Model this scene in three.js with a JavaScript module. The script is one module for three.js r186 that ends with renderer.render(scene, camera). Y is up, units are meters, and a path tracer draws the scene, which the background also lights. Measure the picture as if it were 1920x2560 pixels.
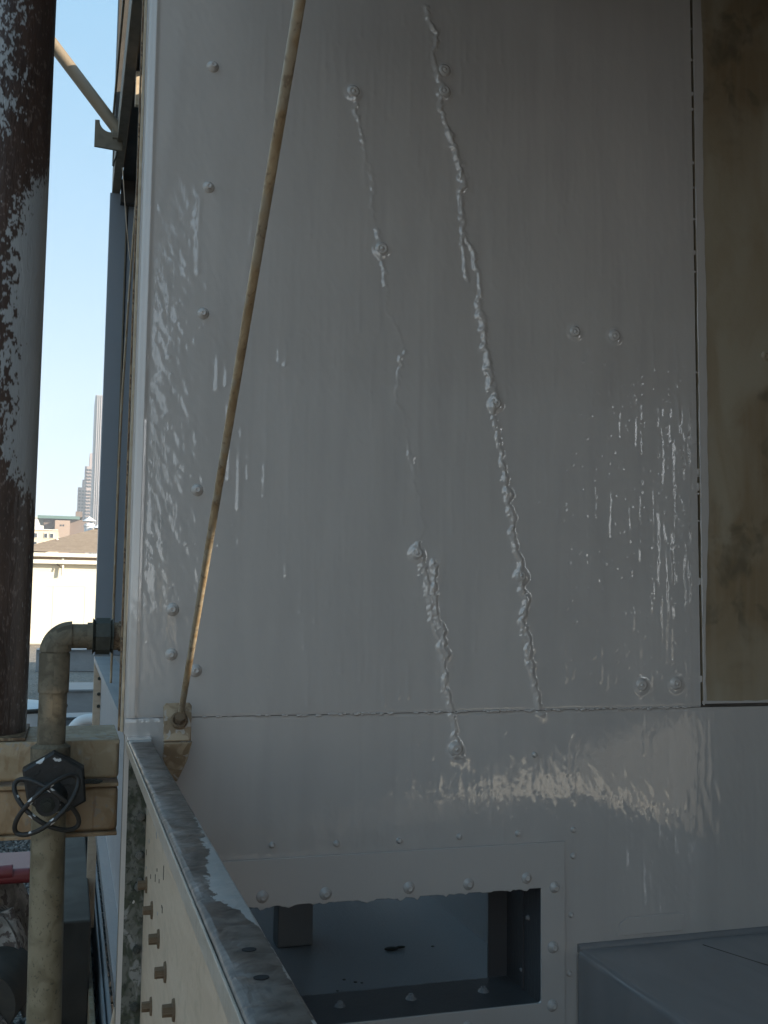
import * as THREE from 'three';
import { RoundedBoxGeometry } from 'three/addons/geometries/RoundedBoxGeometry.js';
import { mergeGeometries, toCreasedNormals } from 'three/addons/utils/BufferGeometryUtils.js';

// ------------------------------------------------------------------ camera, sky, sun, exposure
const scene = new THREE.Scene();
const camera = new THREE.PerspectiveCamera(52.42, 0.75, 0.05, 2000);
{
  const yaw = THREE.MathUtils.degToRad(16.7), pitch = THREE.MathUtils.degToRad(5.08), roll = 0.0116;
  camera.position.set(0, 1.65, 2);
  camera.rotation.set(pitch, -yaw, roll, 'YXZ');
  camera.updateMatrixWorld();
}
const renderer = new THREE.WebGLRenderer({ antialias: true });
renderer.toneMapping = THREE.LinearToneMapping;
renderer.toneMappingExposure = 2.55;
renderer.shadowMap.enabled = true;
renderer.shadowMap.type = THREE.PCFSoftShadowMap;

const SUN = new THREE.Vector3(0.72, 0.30, 0.62).normalize();
{
  const W = 1024, H = 512, data = new Float32Array(W * H * 4), d = new THREE.Vector3();
  for (let j = 0; j < H; j++) for (let i = 0; i < W; i++) {
    const el = ((j + 0.5) / H - 0.5) * Math.PI, az = ((i + 0.5) / W - 0.5) * 2 * Math.PI;
    d.set(Math.cos(el) * Math.cos(az), Math.sin(el), Math.cos(el) * Math.sin(az));
    const h = Math.max(0, d.y), k = Math.pow(h, 0.62);
    const a = Math.exp(-k * 3.15), z = 1 - a;
    let r = 0.80 * a + 0.02 * z, g = 0.83 * a + 0.15 * z, b = 0.83 * a + 0.28 * z;
    const c = d.dot(SUN), glow = 0.3 * Math.pow(Math.max(0, (c + 1) / 2), 3) + 1.6 * Math.pow(Math.max(0, c), 24);
    r += glow * (0.55 + a); g += glow * (0.56 + 0.9 * a); b += glow * (0.6 + 0.78 * a);
    if (d.y < 0) { const m = Math.min(1, -d.y * 20); r += (0.16 - r) * m; g += (0.15 - g) * m; b += (0.13 - b) * m; }
    data.set([r, g, b, 1], (j * W + i) * 4);
  }
  const sky = new THREE.DataTexture(data, W, H, THREE.RGBAFormat, THREE.FloatType);
  sky.mapping = THREE.EquirectangularReflectionMapping;
  sky.magFilter = sky.minFilter = THREE.LinearFilter;
  sky.needsUpdate = true;
  scene.background = sky; scene.environment = sky;
}
const sun = new THREE.DirectionalLight(new THREE.Color(1, 0.87, 0.69), 5);
sun.position.copy(SUN).multiplyScalar(60);
sun.castShadow = true;
sun.shadow.mapSize.set(4096, 4096);
Object.assign(sun.shadow.camera, { left: -45, right: 45, top: 45, bottom: -45, near: 1, far: 160 });
scene.add(sun, sun.target);
scene.fog = new THREE.FogExp2(0xe6eef5, 0.0018);

// ------------------------------------------------------------------ helpers
function rng(seed) { return () => { seed |= 0; seed = seed + 0x6D2B79F5 | 0; let t = Math.imul(seed ^ seed >>> 15, 1 | seed); t = t + Math.imul(t ^ t >>> 7, 61 | t) ^ t; return ((t ^ t >>> 14) >>> 0) / 4294967296; }; }
const rand = rng(7);
function hash(i, j, s) { let h = Math.imul(i, 374761393) + Math.imul(j, 668265263) + Math.imul(s, 1442695041); h = Math.imul(h ^ h >>> 13, 1274126177); return ((h ^ h >>> 16) >>> 0) / 4294967296; }
function vnoise(x, y, s, px = 0, py = 0) {            // value noise 0..1, periodic when px, py are given
  let i = Math.floor(x), j = Math.floor(y); const fx = x - i, fy = y - j;
  const u = fx * fx * fx * (fx * (fx * 6 - 15) + 10), v = fy * fy * fy * (fy * (fy * 6 - 15) + 10);
  let i1 = i + 1, j1 = j + 1;
  if (px) { i = ((i % px) + px) % px; i1 = ((i1 % px) + px) % px; }
  if (py) { j = ((j % py) + py) % py; j1 = ((j1 % py) + py) % py; }
  const a = hash(i, j, s), b = hash(i1, j, s), c = hash(i, j1, s), d = hash(i1, j1, s);
  return a + (b - a) * u + (c - a) * v + (a - b - c + d) * u * v;
}
function fbm(x, y, s, o = 4, px = 0, py = 0) { const wx = vnoise(x, y, s + 501, px, py) - 0.5, wy = vnoise(x, y, s + 907, px, py) - 0.5; x += 1.1 * wx; y += 1.1 * wy; let t = 0, w = 0.5, n = 0; for (let k = 0; k < o; k++) { t += w * vnoise(x, y, s + k * 17, px, py); n += w; x *= 2; y *= 2; px *= 2; py *= 2; w *= 0.5; } return t / n; }
const sstep = THREE.MathUtils.smoothstep, lerp = THREE.MathUtils.lerp;
const mix3 = (a, b, t) => [a[0] + (b[0] - a[0]) * t, a[1] + (b[1] - a[1]) * t, a[2] + (b[2] - a[2]) * t];

// float texture from a function of u, v in 0..1 returning linear [r, g, b] or a single height
function tex(w, h, fn, rx = 1, ry = 1) {
  const data = new Float32Array(w * h * 4);
  for (let j = 0; j < h; j++) for (let i = 0; i < w; i++) {
    const c = fn((i + 0.5) / w, (j + 0.5) / h), k = (j * w + i) * 4;
    if (typeof c === 'number') data[k] = data[k + 1] = data[k + 2] = c; else { data[k] = c[0]; data[k + 1] = c[1]; data[k + 2] = c[2]; }
    data[k + 3] = 1;
  }
  const t = new THREE.DataTexture(data, w, h, THREE.RGBAFormat, THREE.FloatType);
  t.wrapS = t.wrapT = THREE.RepeatWrapping; t.magFilter = t.minFilter = THREE.LinearFilter;
  t.repeat.set(rx, ry); t.needsUpdate = true; return t;
}
const std = (o) => new THREE.MeshStandardMaterial(o), phy = (o) => new THREE.MeshPhysicalMaterial(o);
const C = (r, g, b) => new THREE.Color().setRGB(r, g, b);

const used = {};
function numbered(n) { used[n] = (used[n] ?? -1) + 1; return used[n] ? `${n}_${String(used[n]).padStart(3, '0')}` : n; }
function tag(o, label, category, group, kind) {
  if (label) o.userData.label = label; if (category) o.userData.category = category;
  if (group) o.userData.group = group; if (kind) o.userData.kind = kind; return o;
}
function thing(name, label, category, p = [0, 0, 0], group) {
  const g = new THREE.Group(); g.name = numbered(name); g.position.set(...p); scene.add(g); return tag(g, label, category, group);
}
function part(name, geo, m, parent = scene) {
  const list = Array.isArray(geo) ? mergeGeometries(geo.map((g) => { const q = g.index ? g.toNonIndexed() : g; for (const k of Object.keys(q.attributes)) if (!['position', 'normal', 'uv'].includes(k)) q.deleteAttribute(k); return q; })) : geo;
  const me = new THREE.Mesh(list, m); me.castShadow = me.receiveShadow = true;
  me.name = parent === scene ? numbered(name) : name; parent.add(me); return me;
}
function metreUV(g) {                                      // uv in metres from the face's main direction
  const p = g.attributes.position, n = g.attributes.normal, uv = new Float32Array(p.count * 2);
  for (let i = 0; i < p.count; i++) {
    const ax = Math.abs(n.getX(i)), ay = Math.abs(n.getY(i)), az = Math.abs(n.getZ(i));
    if (ay > ax && ay > az) { uv[2 * i] = p.getX(i); uv[2 * i + 1] = p.getZ(i); }
    else if (ax > az) { uv[2 * i] = p.getZ(i); uv[2 * i + 1] = p.getY(i); }
    else { uv[2 * i] = p.getX(i); uv[2 * i + 1] = p.getY(i); }
  }
  g.setAttribute('uv', new THREE.BufferAttribute(uv, 2)); return g;
}
function bx(x0, x1, y0, y1, z0, z1, r = 0) {
  const w = x1 - x0, h = y1 - y0, d = z1 - z0;
  const g = r > 0 ? new RoundedBoxGeometry(w, h, d, 2, Math.min(r, w / 2.01, h / 2.01, d / 2.01)) : new THREE.BoxGeometry(w, h, d);
  g.translate((x0 + x1) / 2, (y0 + y1) / 2, (z0 + z1) / 2);
  const q = g.index ? g.toNonIndexed() : g; return metreUV(q);
}
const V = (x, y, z) => new THREE.Vector3(x, y, z);
function rod(a, b, r, seg = 14, r2 = r) {                  // straight round bar from a to b, uv: around, along (metres)
  const A = V(...a), B = V(...b), L = A.distanceTo(B), g = new THREE.CylinderGeometry(r2, r, L, seg, Math.max(1, Math.round(L / 0.08)));
  const uv = g.attributes.uv; for (let i = 0; i < uv.count; i++) uv.setXY(i, uv.getX(i) * 2 * Math.PI * r, uv.getY(i) * L);
  g.translate(0, L / 2, 0); g.applyQuaternion(new THREE.Quaternion().setFromUnitVectors(V(0, 1, 0), B.clone().sub(A).normalize())); g.translate(...a); return g;
}
function tube(pts, r, seg = 40, rs = 10, closed = false) {
  const c = new THREE.CatmullRomCurve3(pts.map((p) => V(...p)), closed), L = c.getLength(), g = new THREE.TubeGeometry(c, seg, r, rs, closed);
  const uv = g.attributes.uv; for (let i = 0; i < uv.count; i++) uv.setXY(i, uv.getY(i) * 2 * Math.PI * r, uv.getX(i) * L); return g;
}
function plate(pts, t, holes = [], bevel = 0.0008) {       // flat plate in x,y, thickness t towards +z
  const s = new THREE.Shape(pts.map((p) => new THREE.Vector2(...p)));
  for (const h of holes) s.holes.push(new THREE.Path(h.map((p) => new THREE.Vector2(...p))));
  const g = new THREE.ExtrudeGeometry(s, { depth: Math.max(1e-4, t - 2 * bevel), bevelEnabled: bevel > 0, bevelThickness: bevel, bevelSize: bevel, bevelOffset: -bevel, bevelSegments: 1, curveSegments: 16 });
  g.translate(0, 0, bevel); return metreUV(g);
}
function prism(pts, z0, z1) { const g = plate(pts, z1 - z0, [], 0); g.translate(0, 0, z0); return metreUV(g); }

// ------------------------------------------------------------------ materials
const fineBump = tex(1024, 1024, (u, v) => {               // roller stipple and brush drag of the wet-looking coating, 0.4 m tile
  const a = fbm(u * 70, v * 40, 3, 3, 70, 40), b = vnoise(u * 150, v * 24, 9, 150, 24), c = vnoise(u * 160, v * 130, 21, 160, 130);
  return 0.45 * a + 0.2 * b + 0.15 * c + 0.6 * vnoise(u * 84, v * 8, 27, 84, 8) * fbm(u * 8, v * 6, 29, 2, 8, 6);
}, 2.5, 2.5);
const paint = phy({ color: 0xffffff, vertexColors: true, roughness: 0.045, ior: 1.85, bumpMap: fineBump, bumpScale: 0.00009 });
const paintFlat = phy({ color: C(0.445, 0.406, 0.37), roughness: 0.14, ior: 1.6, bumpMap: fineBump, bumpScale: 0.00018 });
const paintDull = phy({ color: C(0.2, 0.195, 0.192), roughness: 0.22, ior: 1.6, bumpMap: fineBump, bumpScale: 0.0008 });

const grimeBump = tex(512, 512, (u, v) => fbm(u * 24, v * 24, 41, 5, 24, 24), 4, 4);
const cream = std({ map: tex(512, 512, (u, v) => {
  const streak = fbm(u * 6, v * 60, 5, 4, 6, 60), p = fbm(u * 24, v * 24, 8, 4, 24, 24);
  let c = mix3([0.40, 0.305, 0.215], [0.49, 0.39, 0.29], streak); c = mix3(c, [0.33, 0.26, 0.18], 0.5 * sstep(p, 0.58, 0.8));
  return c;
}, 1.6, 1.6), roughness: 0.55, bumpMap: grimeBump, bumpScale: 0.0008 });
const mossy = std({ map: tex(512, 512, (u, v) => {
  const a = fbm(u * 26, v * 18, 51, 5, 26, 18), b = fbm(u * 20, v * 9, 57, 5, 20, 9), c = fbm(u * 70, v * 70, 59, 3, 70, 70);
  let k = mix3([0.045, 0.048, 0.03], [0.12, 0.115, 0.095], sstep(a, 0.4, 0.68)); k = mix3(k, [0.24, 0.23, 0.21], sstep(b, 0.58, 0.7) * 0.8); k = mix3(k, [0.02, 0.022, 0.013], sstep(c, 0.6, 0.72) * 0.7);
  return k;
}, 2.6, 2.6), roughness: 0.85, bumpMap: grimeBump, bumpScale: 0.002 });
const rimTopMat = phy({ map: tex(256, 1024, (u, v) => {     // across the flange, along it: brushed old coat, fresh grey on the inner side
  const w = fbm(u * 2, v * 110, 71, 4, 0, 110), f = fbm(u * 7, v * 160, 73, 4, 0, 160);
  let c = mix3([0.024, 0.02, 0.016], [0.075, 0.066, 0.057], sstep(w, 0.35, 0.68)); c = mix3(c, [0.02, 0.019, 0.018], sstep(f, 0.58, 0.72) * 0.8);
  const e = v < 0.46 ? 1.15 : v < 0.64 ? lerp(1.02, 0.72, sstep(v, 0.47, 0.62)) : v < 0.755 ? lerp(0.72, 0.38, sstep(v, 0.64, 0.7)) : lerp(0.52, 1.0, sstep(v, 0.755, 0.82));
  const edge = e + 0.42 * (fbm(u * 2, v * 46, 79, 4) - 0.5) + 0.16 * (fbm(u * 10, v * 300, 80, 2) - 0.5);
  const fresh = v < 0.045 ? 1 : sstep(u, edge, edge + 0.015);
  return mix3(c, [0.3, 0.29, 0.275], fresh);
}), roughnessMap: tex(128, 512, (u, v) => 0.3 + 0.35 * fbm(u * 3, v * 80, 83, 4)), roughness: 0.8, ior: 1.7, bumpMap: tex(256, 1024, (u, v) => fbm(u * 2, v * 90, 71, 4)), bumpScale: 0.0012 });
const rimLip = phy({ map: tex(256, 256, (u, v) => mix3([0.33, 0.27, 0.21], [0.46, 0.4, 0.33], fbm(u * 20, v * 20, 88, 4, 20, 20)), 3, 3), roughness: 0.3, ior: 1.6, bumpMap: grimeBump, bumpScale: 0.0006 });
const rust = std({ map: tex(512, 512, (u, v) => {
  const a = fbm(u * 12, v * 8, 91, 5, 12, 8), b = fbm(u * 40, v * 30, 93, 3, 40, 30);
  return mix3(mix3([0.12, 0.07, 0.035], [0.27, 0.19, 0.11], sstep(a, 0.35, 0.66)), [0.06, 0.032, 0.018], sstep(b, 0.58, 0.75) * 0.8);
}, 6, 6), roughness: 0.72, bumpMap: grimeBump, bumpScale: 0.001 });
const tieRodMat = phy({ map: tex(128, 1024, (u, v) => {
  const a = fbm(u * 4, v * 60, 101, 5, 4, 60), b = fbm(u * 6, v * 130, 103, 3, 6, 130), e = fbm(u * 2, v * 22, 104, 3, 2, 22);
  return mix3(mix3(mix3([0.27, 0.19, 0.105], [0.37, 0.28, 0.17], sstep(a, 0.3, 0.7)), [0.3, 0.27, 0.21], sstep(e, 0.5, 0.68) * 0.6), [0.1, 0.06, 0.03], sstep(b, 0.64, 0.78) * 0.55);
}, 27, 1), roughness: 0.5, ior: 1.5, bumpMap: tex(128, 1024, (u, v) => fbm(u * 6, v * 200, 107, 4, 6, 200), 27, 1), bumpScale: 0.0009 });
const clipMat = phy({ map: tex(256, 256, (u, v) => {
  const a = fbm(u * 5, v * 5, 111, 4, 5, 5), b = fbm(u * 9, v * 9, 113, 4, 9, 9);
  return mix3(mix3([0.2, 0.135, 0.075], [0.33, 0.25, 0.16], sstep(a, 0.4, 0.62)), [0.34, 0.31, 0.27], sstep(b, 0.6, 0.64) * 0.8);
}, 9, 9), roughness: 0.65, ior: 1.5, bumpMap: grimeBump, bumpScale: 0.001 });
const olive = phy({ map: tex(1024, 1024, (u, v) => {        // weathered bare sheet, tile 1.2 m wide
  const a = fbm(u * 16, v * 5, 121, 5, 16, 5), b = fbm(u * 9, v * 7, 123, 5, 9, 7), s = fbm(u * 60, v * 4, 125, 3, 60, 4), w = fbm(u * 30, v * 22, 128, 4, 30, 22);
  let c = mix3([0.275, 0.215, 0.138], [0.325, 0.275, 0.195], sstep(a, 0.3, 0.7)); c = mix3(c, [0.19, 0.125, 0.06], sstep(b, 0.42, 0.7) * 0.7);
  c = mix3(c, [0.32, 0.27, 0.2], sstep(s, 0.5, 0.8) * 0.2); return mix3(c, [0.1, 0.08, 0.05], sstep(w, 0.55, 0.85) * sstep(b, 0.4, 0.65) * 0.7);
}, 1 / 1.2, 1 / 1.2), roughness: 0.38, ior: 1.55, bumpMap: grimeBump, bumpScale: 0.0003 });
const beamTan = std({ map: tex(512, 512, (u, v) => {
  const a = fbm(u * 14, v * 14, 131, 6, 14, 14), b = fbm(u * 50, v * 50, 133, 3, 50, 50), g = fbm(u * 22, v * 8, 137, 5, 22, 8);
  let c = mix3([0.31, 0.225, 0.13], [0.40, 0.31, 0.2], sstep(a, 0.3, 0.7)); c = mix3(c, [0.33, 0.3, 0.25], sstep(b, 0.6, 0.7) * sstep(a, 0.5, 0.62) * 0.9); return mix3(c, [0.22, 0.125, 0.055], sstep(g, 0.5, 0.72) * 0.5);
}, 2.5, 2.5), roughness: 0.7, bumpMap: grimeBump, bumpScale: 0.001 });
const pipeDark = std({ map: tex(256, 512, (u, v) => {
  const a = fbm(u * 8, v * 14, 141, 5, 8, 14), b = fbm(u * 30, v * 50, 143, 3, 30, 50);
  return mix3(mix3([0.085, 0.068, 0.042], [0.15, 0.122, 0.08], sstep(a, 0.3, 0.7)), [0.06, 0.045, 0.027], sstep(b, 0.62, 0.74) * 0.35);
}, 5, 3), roughness: 0.75, bumpMap: grimeBump, bumpScale: 0.0012 });
const pipeLight = std({ map: tex(256, 512, (u, v) => {
  const a = fbm(u * 8, v * 10, 151, 5, 8, 10), b = fbm(u * 50, v * 70, 153, 2, 50, 70);
  return mix3(mix3([0.14, 0.112, 0.065], [0.205, 0.17, 0.108], sstep(a, 0.3, 0.7)), [0.06, 0.05, 0.03], sstep(b, 0.74, 0.8) * 0.7);
}, 5, 3), roughness: 0.62, bumpMap: grimeBump, bumpScale: 0.0006 });
const bronze = std({ map: tex(256, 256, (u, v) => mix3([0.028, 0.03, 0.022], [0.06, 0.058, 0.043], fbm(u * 12, v * 12, 161, 5, 12, 12)), 8, 8), roughness: 0.65, bumpMap: grimeBump, bumpScale: 0.001 });
const blackIron = std({ map: tex(256, 256, (u, v) => mix3(mix3([0.01, 0.009, 0.0075], [0.026, 0.022, 0.018], fbm(u * 12, v * 12, 167, 5, 12, 12)), [0.55, 0.54, 0.52], sstep(fbm(u * 5, v * 5, 169, 4, 5, 5), 0.73, 0.74)), 7, 7), roughness: 0.6, bumpMap: grimeBump, bumpScale: 0.001 });
const columnMat = phy({ map: tex(1024, 1024, (u, v) => {     // u around the pipe 0..1, v along 3.2 m: paint lost to rust on the side we see
  const n = fbm(u * 70, v * 210, 171, 5, 70, 210), f = fbm(u * 150, v * 420, 173, 3, 150, 420), lo = vnoise(0.5, v * 7, 177);
  const paintC = mix3([0.26, 0.28, 0.29], [0.36, 0.37, 0.37], fbm(u * 12, v * 14, 175, 4, 12, 14));
  const r = mix3(mix3([0.026, 0.015, 0.011], [0.07, 0.038, 0.026], fbm(u * 30, v * 36, 179, 4, 30, 36)), [0.16, 0.12, 0.1], sstep(f, 0.66, 0.74) * 0.7);
  const y = v * 3.2 + 0.0;                                   // height above the column's foot
  const up = sstep(y, 1.05, 1.3), low = 1 - sstep(y, 0.42, 0.56);
  const mid = 1 - up - low;
  const centre = up * 0.075 + mid * 0.25 + low * 0.14, half = up * (0.155 + 0.012 * lo) + mid * 0.085 + low * 0.2;
  const d = Math.abs(u - centre) / half, cover = sstep(d + (n - 0.5) * 1.5 + (f - 0.5) * 1.3, 0.8, 0.98);
  return mix3(r, paintC, cover);
}), roughness: 0.45, ior: 1.5, bumpMap: grimeBump, bumpScale: 0.0015 });
const darkSteel = std({ map: tex(256, 256, (u, v) => mix3([0.022, 0.018, 0.013], [0.06, 0.048, 0.034], fbm(u * 8, v * 8, 181, 5, 8, 8)), 2, 2), roughness: 0.7 });
const brownSteel = std({ map: tex(256, 256, (u, v) => mix3([0.1, 0.08, 0.052], [0.19, 0.155, 0.105], fbm(u * 8, v * 8, 187, 5, 8, 8)), 4, 4), roughness: 0.6, bumpMap: grimeBump, bumpScale: 0.0008 });
const gasket = std({ map: tex(128, 512, (u, v) => mix3([0.33, 0.25, 0.16], [0.5, 0.42, 0.31], fbm(u * 4, v * 60, 191, 4, 4, 60)), 20, 1), roughness: 0.6 });
const gap = std({ color: C(0.008, 0.008, 0.008), roughness: 0.95 });
const gravelMat = std({ map: tex(1024, 1024, (u, v) => {
  const a = fbm(u * 120, v * 120, 201, 3, 120, 120), b = fbm(u * 6, v * 6, 205, 4, 6, 6);
  return mix3(mix3([0.1, 0.09, 0.08], [0.42, 0.36, 0.3], sstep(a, 0.3, 0.72)), [0.2, 0.16, 0.12], 0.4 * b);
}, 0.5, 0.5), roughness: 0.95, bumpMap: tex(1024, 1024, (u, v) => fbm(u * 120, v * 120, 201, 3, 120, 120), 0.5, 0.5), bumpScale: 0.03 });
const greyMetal = std({ map: tex(256, 256, (u, v) => mix3([0.2, 0.21, 0.215], [0.28, 0.29, 0.295], fbm(u * 6, v * 12, 211, 5, 6, 12)), 1, 1), roughness: 0.5 });
const whitePaint = std({ map: tex(256, 256, (u, v) => mix3([0.52, 0.52, 0.51], [0.7, 0.7, 0.69], fbm(u * 6, v * 6, 215, 5, 6, 6)), 1, 1), roughness: 0.5 });
const paleGrey = std({ map: tex(256, 256, (u, v) => mix3([0.2, 0.2, 0.205], [0.27, 0.27, 0.275], fbm(u * 30, v * 3, 217, 4, 30, 3)), 1, 1), roughness: 0.5 });

// ------------------------------------------------------------------ ground
{
  const g = new THREE.PlaneGeometry(1200, 1200, 1, 1); g.rotateX(-Math.PI / 2); g.translate(0, 0, -300);
  metreUV(g); tag(part('ground', g, gravelMat), 'grey brown gravel spread over the flat roof', 'ground', null, 'structure');
}
function gravelField(name, label, x0, x1, z0, z1, n, size, seed) {   // loose stones near enough to tell the heap from its grain
  const R = rng(seed), base = new THREE.IcosahedronGeometry(1, 0), p = base.attributes.position;
  for (let i = 0; i < p.count; i++) { const k = 0.75 + 0.5 * hash(Math.round(p.getX(i) * 99), Math.round(p.getY(i) * 99), Math.round(p.getZ(i) * 99)); p.setXYZ(i, p.getX(i) * k, p.getY(i) * k * 0.7, p.getZ(i) * k); }
  base.computeVertexNormals();
  const im = new THREE.InstancedMesh(base, std({ color: 0xffffff, roughness: 0.9 }), n), m = new THREE.Matrix4(), q = new THREE.Quaternion(), col = new THREE.Color();
  for (let i = 0; i < n; i++) {
    q.setFromEuler(new THREE.Euler(R() * 6, R() * 6, R() * 6)); const s = size * (0.5 + R());
    m.compose(V(x0 + R() * (x1 - x0), s * 0.3, z0 + R() * (z1 - z0)), q, V(s, s, s)); im.setMatrixAt(i, m);
    const t = 0.06 + 0.3 * R() * R(); im.setColorAt(i, col.setRGB(t, t * 0.93, t * 0.85));
  }
  im.name = numbered(name); im.castShadow = im.receiveShadow = true; scene.add(im); tag(im, label, 'gravel', null, 'stuff');
}
gravelField('gravel', 'loose grey roof gravel lying between the pump and the basin', -1.2, 0.6, -6.5, -1.6, 16000, 0.012, 5);

// ------------------------------------------------------------------ the cooling tower
const tower = thing('cooling_tower', 'grey painted steel cooling tower casing with riveted seams, basin rim and square opening', 'cooling tower');

// height of the coating above the sheet, from features in wall metres (x to the right, y up)
const drips = [[.336, 2.844, 2.659], [.398, 2.736, 2.702], [.567, 2.782, 2.708], [.461, 2.841, 2.747], [.476, 2.835, 2.766], [.506, 2.836, 2.728], [.539, 2.882, 2.829], [.631, 2.898, 2.872], [.772, 2.865, 2.816], [.795, 2.901, 2.82], [.851, 2.92, 2.825], [.818, 2.869, 2.707], [.758, 2.912, 2.742], [.215, 2.46, 2.388], [.216, 2.436, 2.292], [.259, 2.136, 2.065], [.275, 2.125, 2.074], [.38, 2.194, 2.13], [.392, 2.187, 2.123], [.284, 2.074, 1.89], [.307, 2.06, 1.833], [.432, 1.814, 1.633], [.403, 1.781, 1.703], [.461, 1.736, 1.614], [.486, 1.697, 1.65], [.44, 1.602, 1.564], [.448, 1.599, 1.456], [.513, 1.571, 1.517], [.558, 1.579, 1.501], [.604, 1.548, 1.453], [.637, 1.532, 1.468], [.654, 1.548, 1.468], [.745, 1.949, 1.8], [.935, 2.122, 1.869], [.958, 2.02, 1.866], [.996, 2.013, 1.833], [.986, 1.996, 1.833], [1.105, 1.985, 1.802], [1.132, 2.216, 2.021], [1.217, 2.287, 2.178], [1.278, 2.293, 2.075], [1.332, 2.446, 2.334], [1.256, 1.86, 1.706], [1.222, 1.902, 1.701], [1.083, 1.656, 1.496], [1.017, 1.63, 1.505], [.999, 1.622, 1.497]];
{
  const R = rng(31);
  for (let i = 0; i < 60; i++) { const x = 0.5 + R() * 0.8, y = 1.55 + R() * 1.4; drips.push([x, y, y - 0.06 - 0.2 * R(), 0.12 + 0.2 * R()]); }
  for (let i = 0; i < 26; i++) { const x = 0.5 + R() * 0.75, y = 2.6 + R() * 0.32; drips.push([x, y, y - 0.05 - 0.16 * R(), 0.15 + 0.25 * R()]); }
  for (let i = 0; i < 18; i++) { const x = 0.99 + R() * 0.32, y = 1.75 + R() * 0.5; drips.push([x, y, y - 0.05 - 0.2 * R(), 0.2 + 0.25 * R()]); }
}
const lowDrips = []; { const R = rng(37); for (let i = 0; i < 130; i++) { const x = 0.5 + R() * 1.0, y = 1.0 + R() * 0.42; lowDrips.push([x, y, y - 0.03 - 0.13 * R(), 0.15 + 0.25 * R()]); } }
const seamA = [[.523, 2.704], [.529, 2.672], [.536, 2.638], [.543, 2.614], [.552, 2.568], [.564, 2.531], [.568, 2.485], [.567, 2.442], [.585, 2.389], [.589, 2.356], [.596, 2.323], [.597, 2.255], [.617, 2.22], [.639, 2.18], [.623, 2.062], [.645, 2.026], [.648, 1.993], [.663, 1.895], [.677, 1.847], [.685, 1.806], [.669, 1.761], [.684, 1.725], [.691, 1.684], [.697, 1.66], [.704, 1.62], [.717, 1.58], [.726, 1.547], [.731, 1.515], [.735, 1.479], [.744, 1.443], [.751, 1.411], [.757, 1.379], [.758, 1.347], [.773, 1.343]];
const seamA2 = [[.708, 1.737], [.71, 1.709], [.704, 1.676], [.713, 1.636], [.722, 1.6], [.73, 1.563], [.737, 1.547]];
const seamB = [[.679, 2.916], [.682, 2.894], [.699, 2.87], [.704, 2.845], [.698, 2.808], [.709, 2.77], [.721, 2.738], [.714, 2.709], [.72, 2.679], [.734, 2.646], [.743, 2.621], [.751, 2.604], [.76, 2.57], [.766, 2.54], [.76, 2.513], [.763, 2.479], [.767, 2.44], [.778, 2.42], [.79, 2.386], [.801, 2.344], [.803, 2.31], [.802, 2.284], [.809, 2.241], [.814, 2.207], [.825, 2.144], [.832, 2.106], [.839, 2.081], [.837, 2.047], [.843, 2.017], [.85, 1.988], [.855, 1.954], [.863, 1.921], [.869, 1.888], [.875, 1.846], [.881, 1.821], [.88, 1.791], [.889, 1.762], [.895, 1.742], [.898, 1.712], [.903, 1.683], [.916, 1.663], [.901, 1.625], [.91, 1.588], [.918, 1.547], [.925, 1.506], [.932, 1.477], [.939, 1.448], [.948, 1.427]];
const seamB2 = [[.765, 2.46], [.762, 2.41], [.772, 2.37], [.776, 2.33]];
// how heavy the caulk lies at a given height
const wA = (y) => y > 2.6 ? 0.5 : y > 2.42 ? 0.22 : y > 2.3 ? 0.45 : y > 1.78 ? 0.26 * (0.3 + 1.2 * vnoise(3, y * 20, 313)) : y > 1.73 ? 0.7 : 0.95;
const wB = (y) => y > 2.86 ? 0.9 : y > 2.66 ? 0.8 : y > 2.52 ? 1.15 : y > 2.27 ? 0.7 : y > 2.05 ? 1.05 : y > 1.95 ? 0.6 : 0.95;
const seams = [[seamA, wA], [seamA2, () => 1.1], [seamB, wB], [seamB2, () => 0.6]];
const mounds = [[.523, 2.704], [.588, 2.378], [.67, 1.754], [.757, 1.361], [.722, 2.737], [.722, 2.783], [.841, 2.073], [.899, 1.712], [1.026, 2.243], [1.122, 2.242], [1.18, 1.484], [1.265, 1.486]];
function seamH(x, y) {
  let h = 0;
  for (const [pts, w] of seams) {
    const e = 0.03; if (y > pts[0][1] + e || y < pts[pts.length - 1][1] - e) continue;
    for (let i = 0; i + 1 < pts.length; i++) {
      const a = pts[i], b = pts[i + 1]; if (y > Math.max(a[1], b[1]) + e || y < Math.min(a[1], b[1]) - e) continue;
      const dx = b[0] - a[0], dy = b[1] - a[1], t = Math.min(1, Math.max(0, ((x - a[0]) * dx + (y - a[1]) * dy) / (dx * dx + dy * dy)));
      const ox = x - a[0] - t * dx + 0.0085 * (fbm(x * 70, y * 60, 301, 4) - 0.5) * 2, oy = y - a[1] - t * dy, d = Math.hypot(ox, oy);
      if (d > 0.03) continue;
      const k = w(y), n = fbm(x * 130, y * 90, 307, 4), s = 0.0021 + 0.0034 * vnoise(x * 30, y * 70, 311) * k;
      h = Math.max(h, k * (0.0024 + 0.0036 * Math.max(0, n - 0.33)) * Math.exp(-d * d / (2 * s * s)) + k * 0.0009 * Math.exp(-d * d / 0.0002));
    }
  }
  return h;
}
function moundH(x, y) {
  let h = 0;
  for (const [cx, cy] of mounds) { const d = Math.hypot(x - cx, y - cy); if (d < 0.04) { const n = 0.7 + 0.6 * fbm(x * 80, y * 80, 317, 2); h += n * (0.0026 * Math.exp(-((d / 0.016) ** 4)) + 0.0012 * Math.exp(-(((d - 0.017) / 0.0028) ** 2)) * sstep(cy - y, -0.012, 0.014) * 0.6); } }
  return h;
}
const BIN = 0.02;
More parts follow.
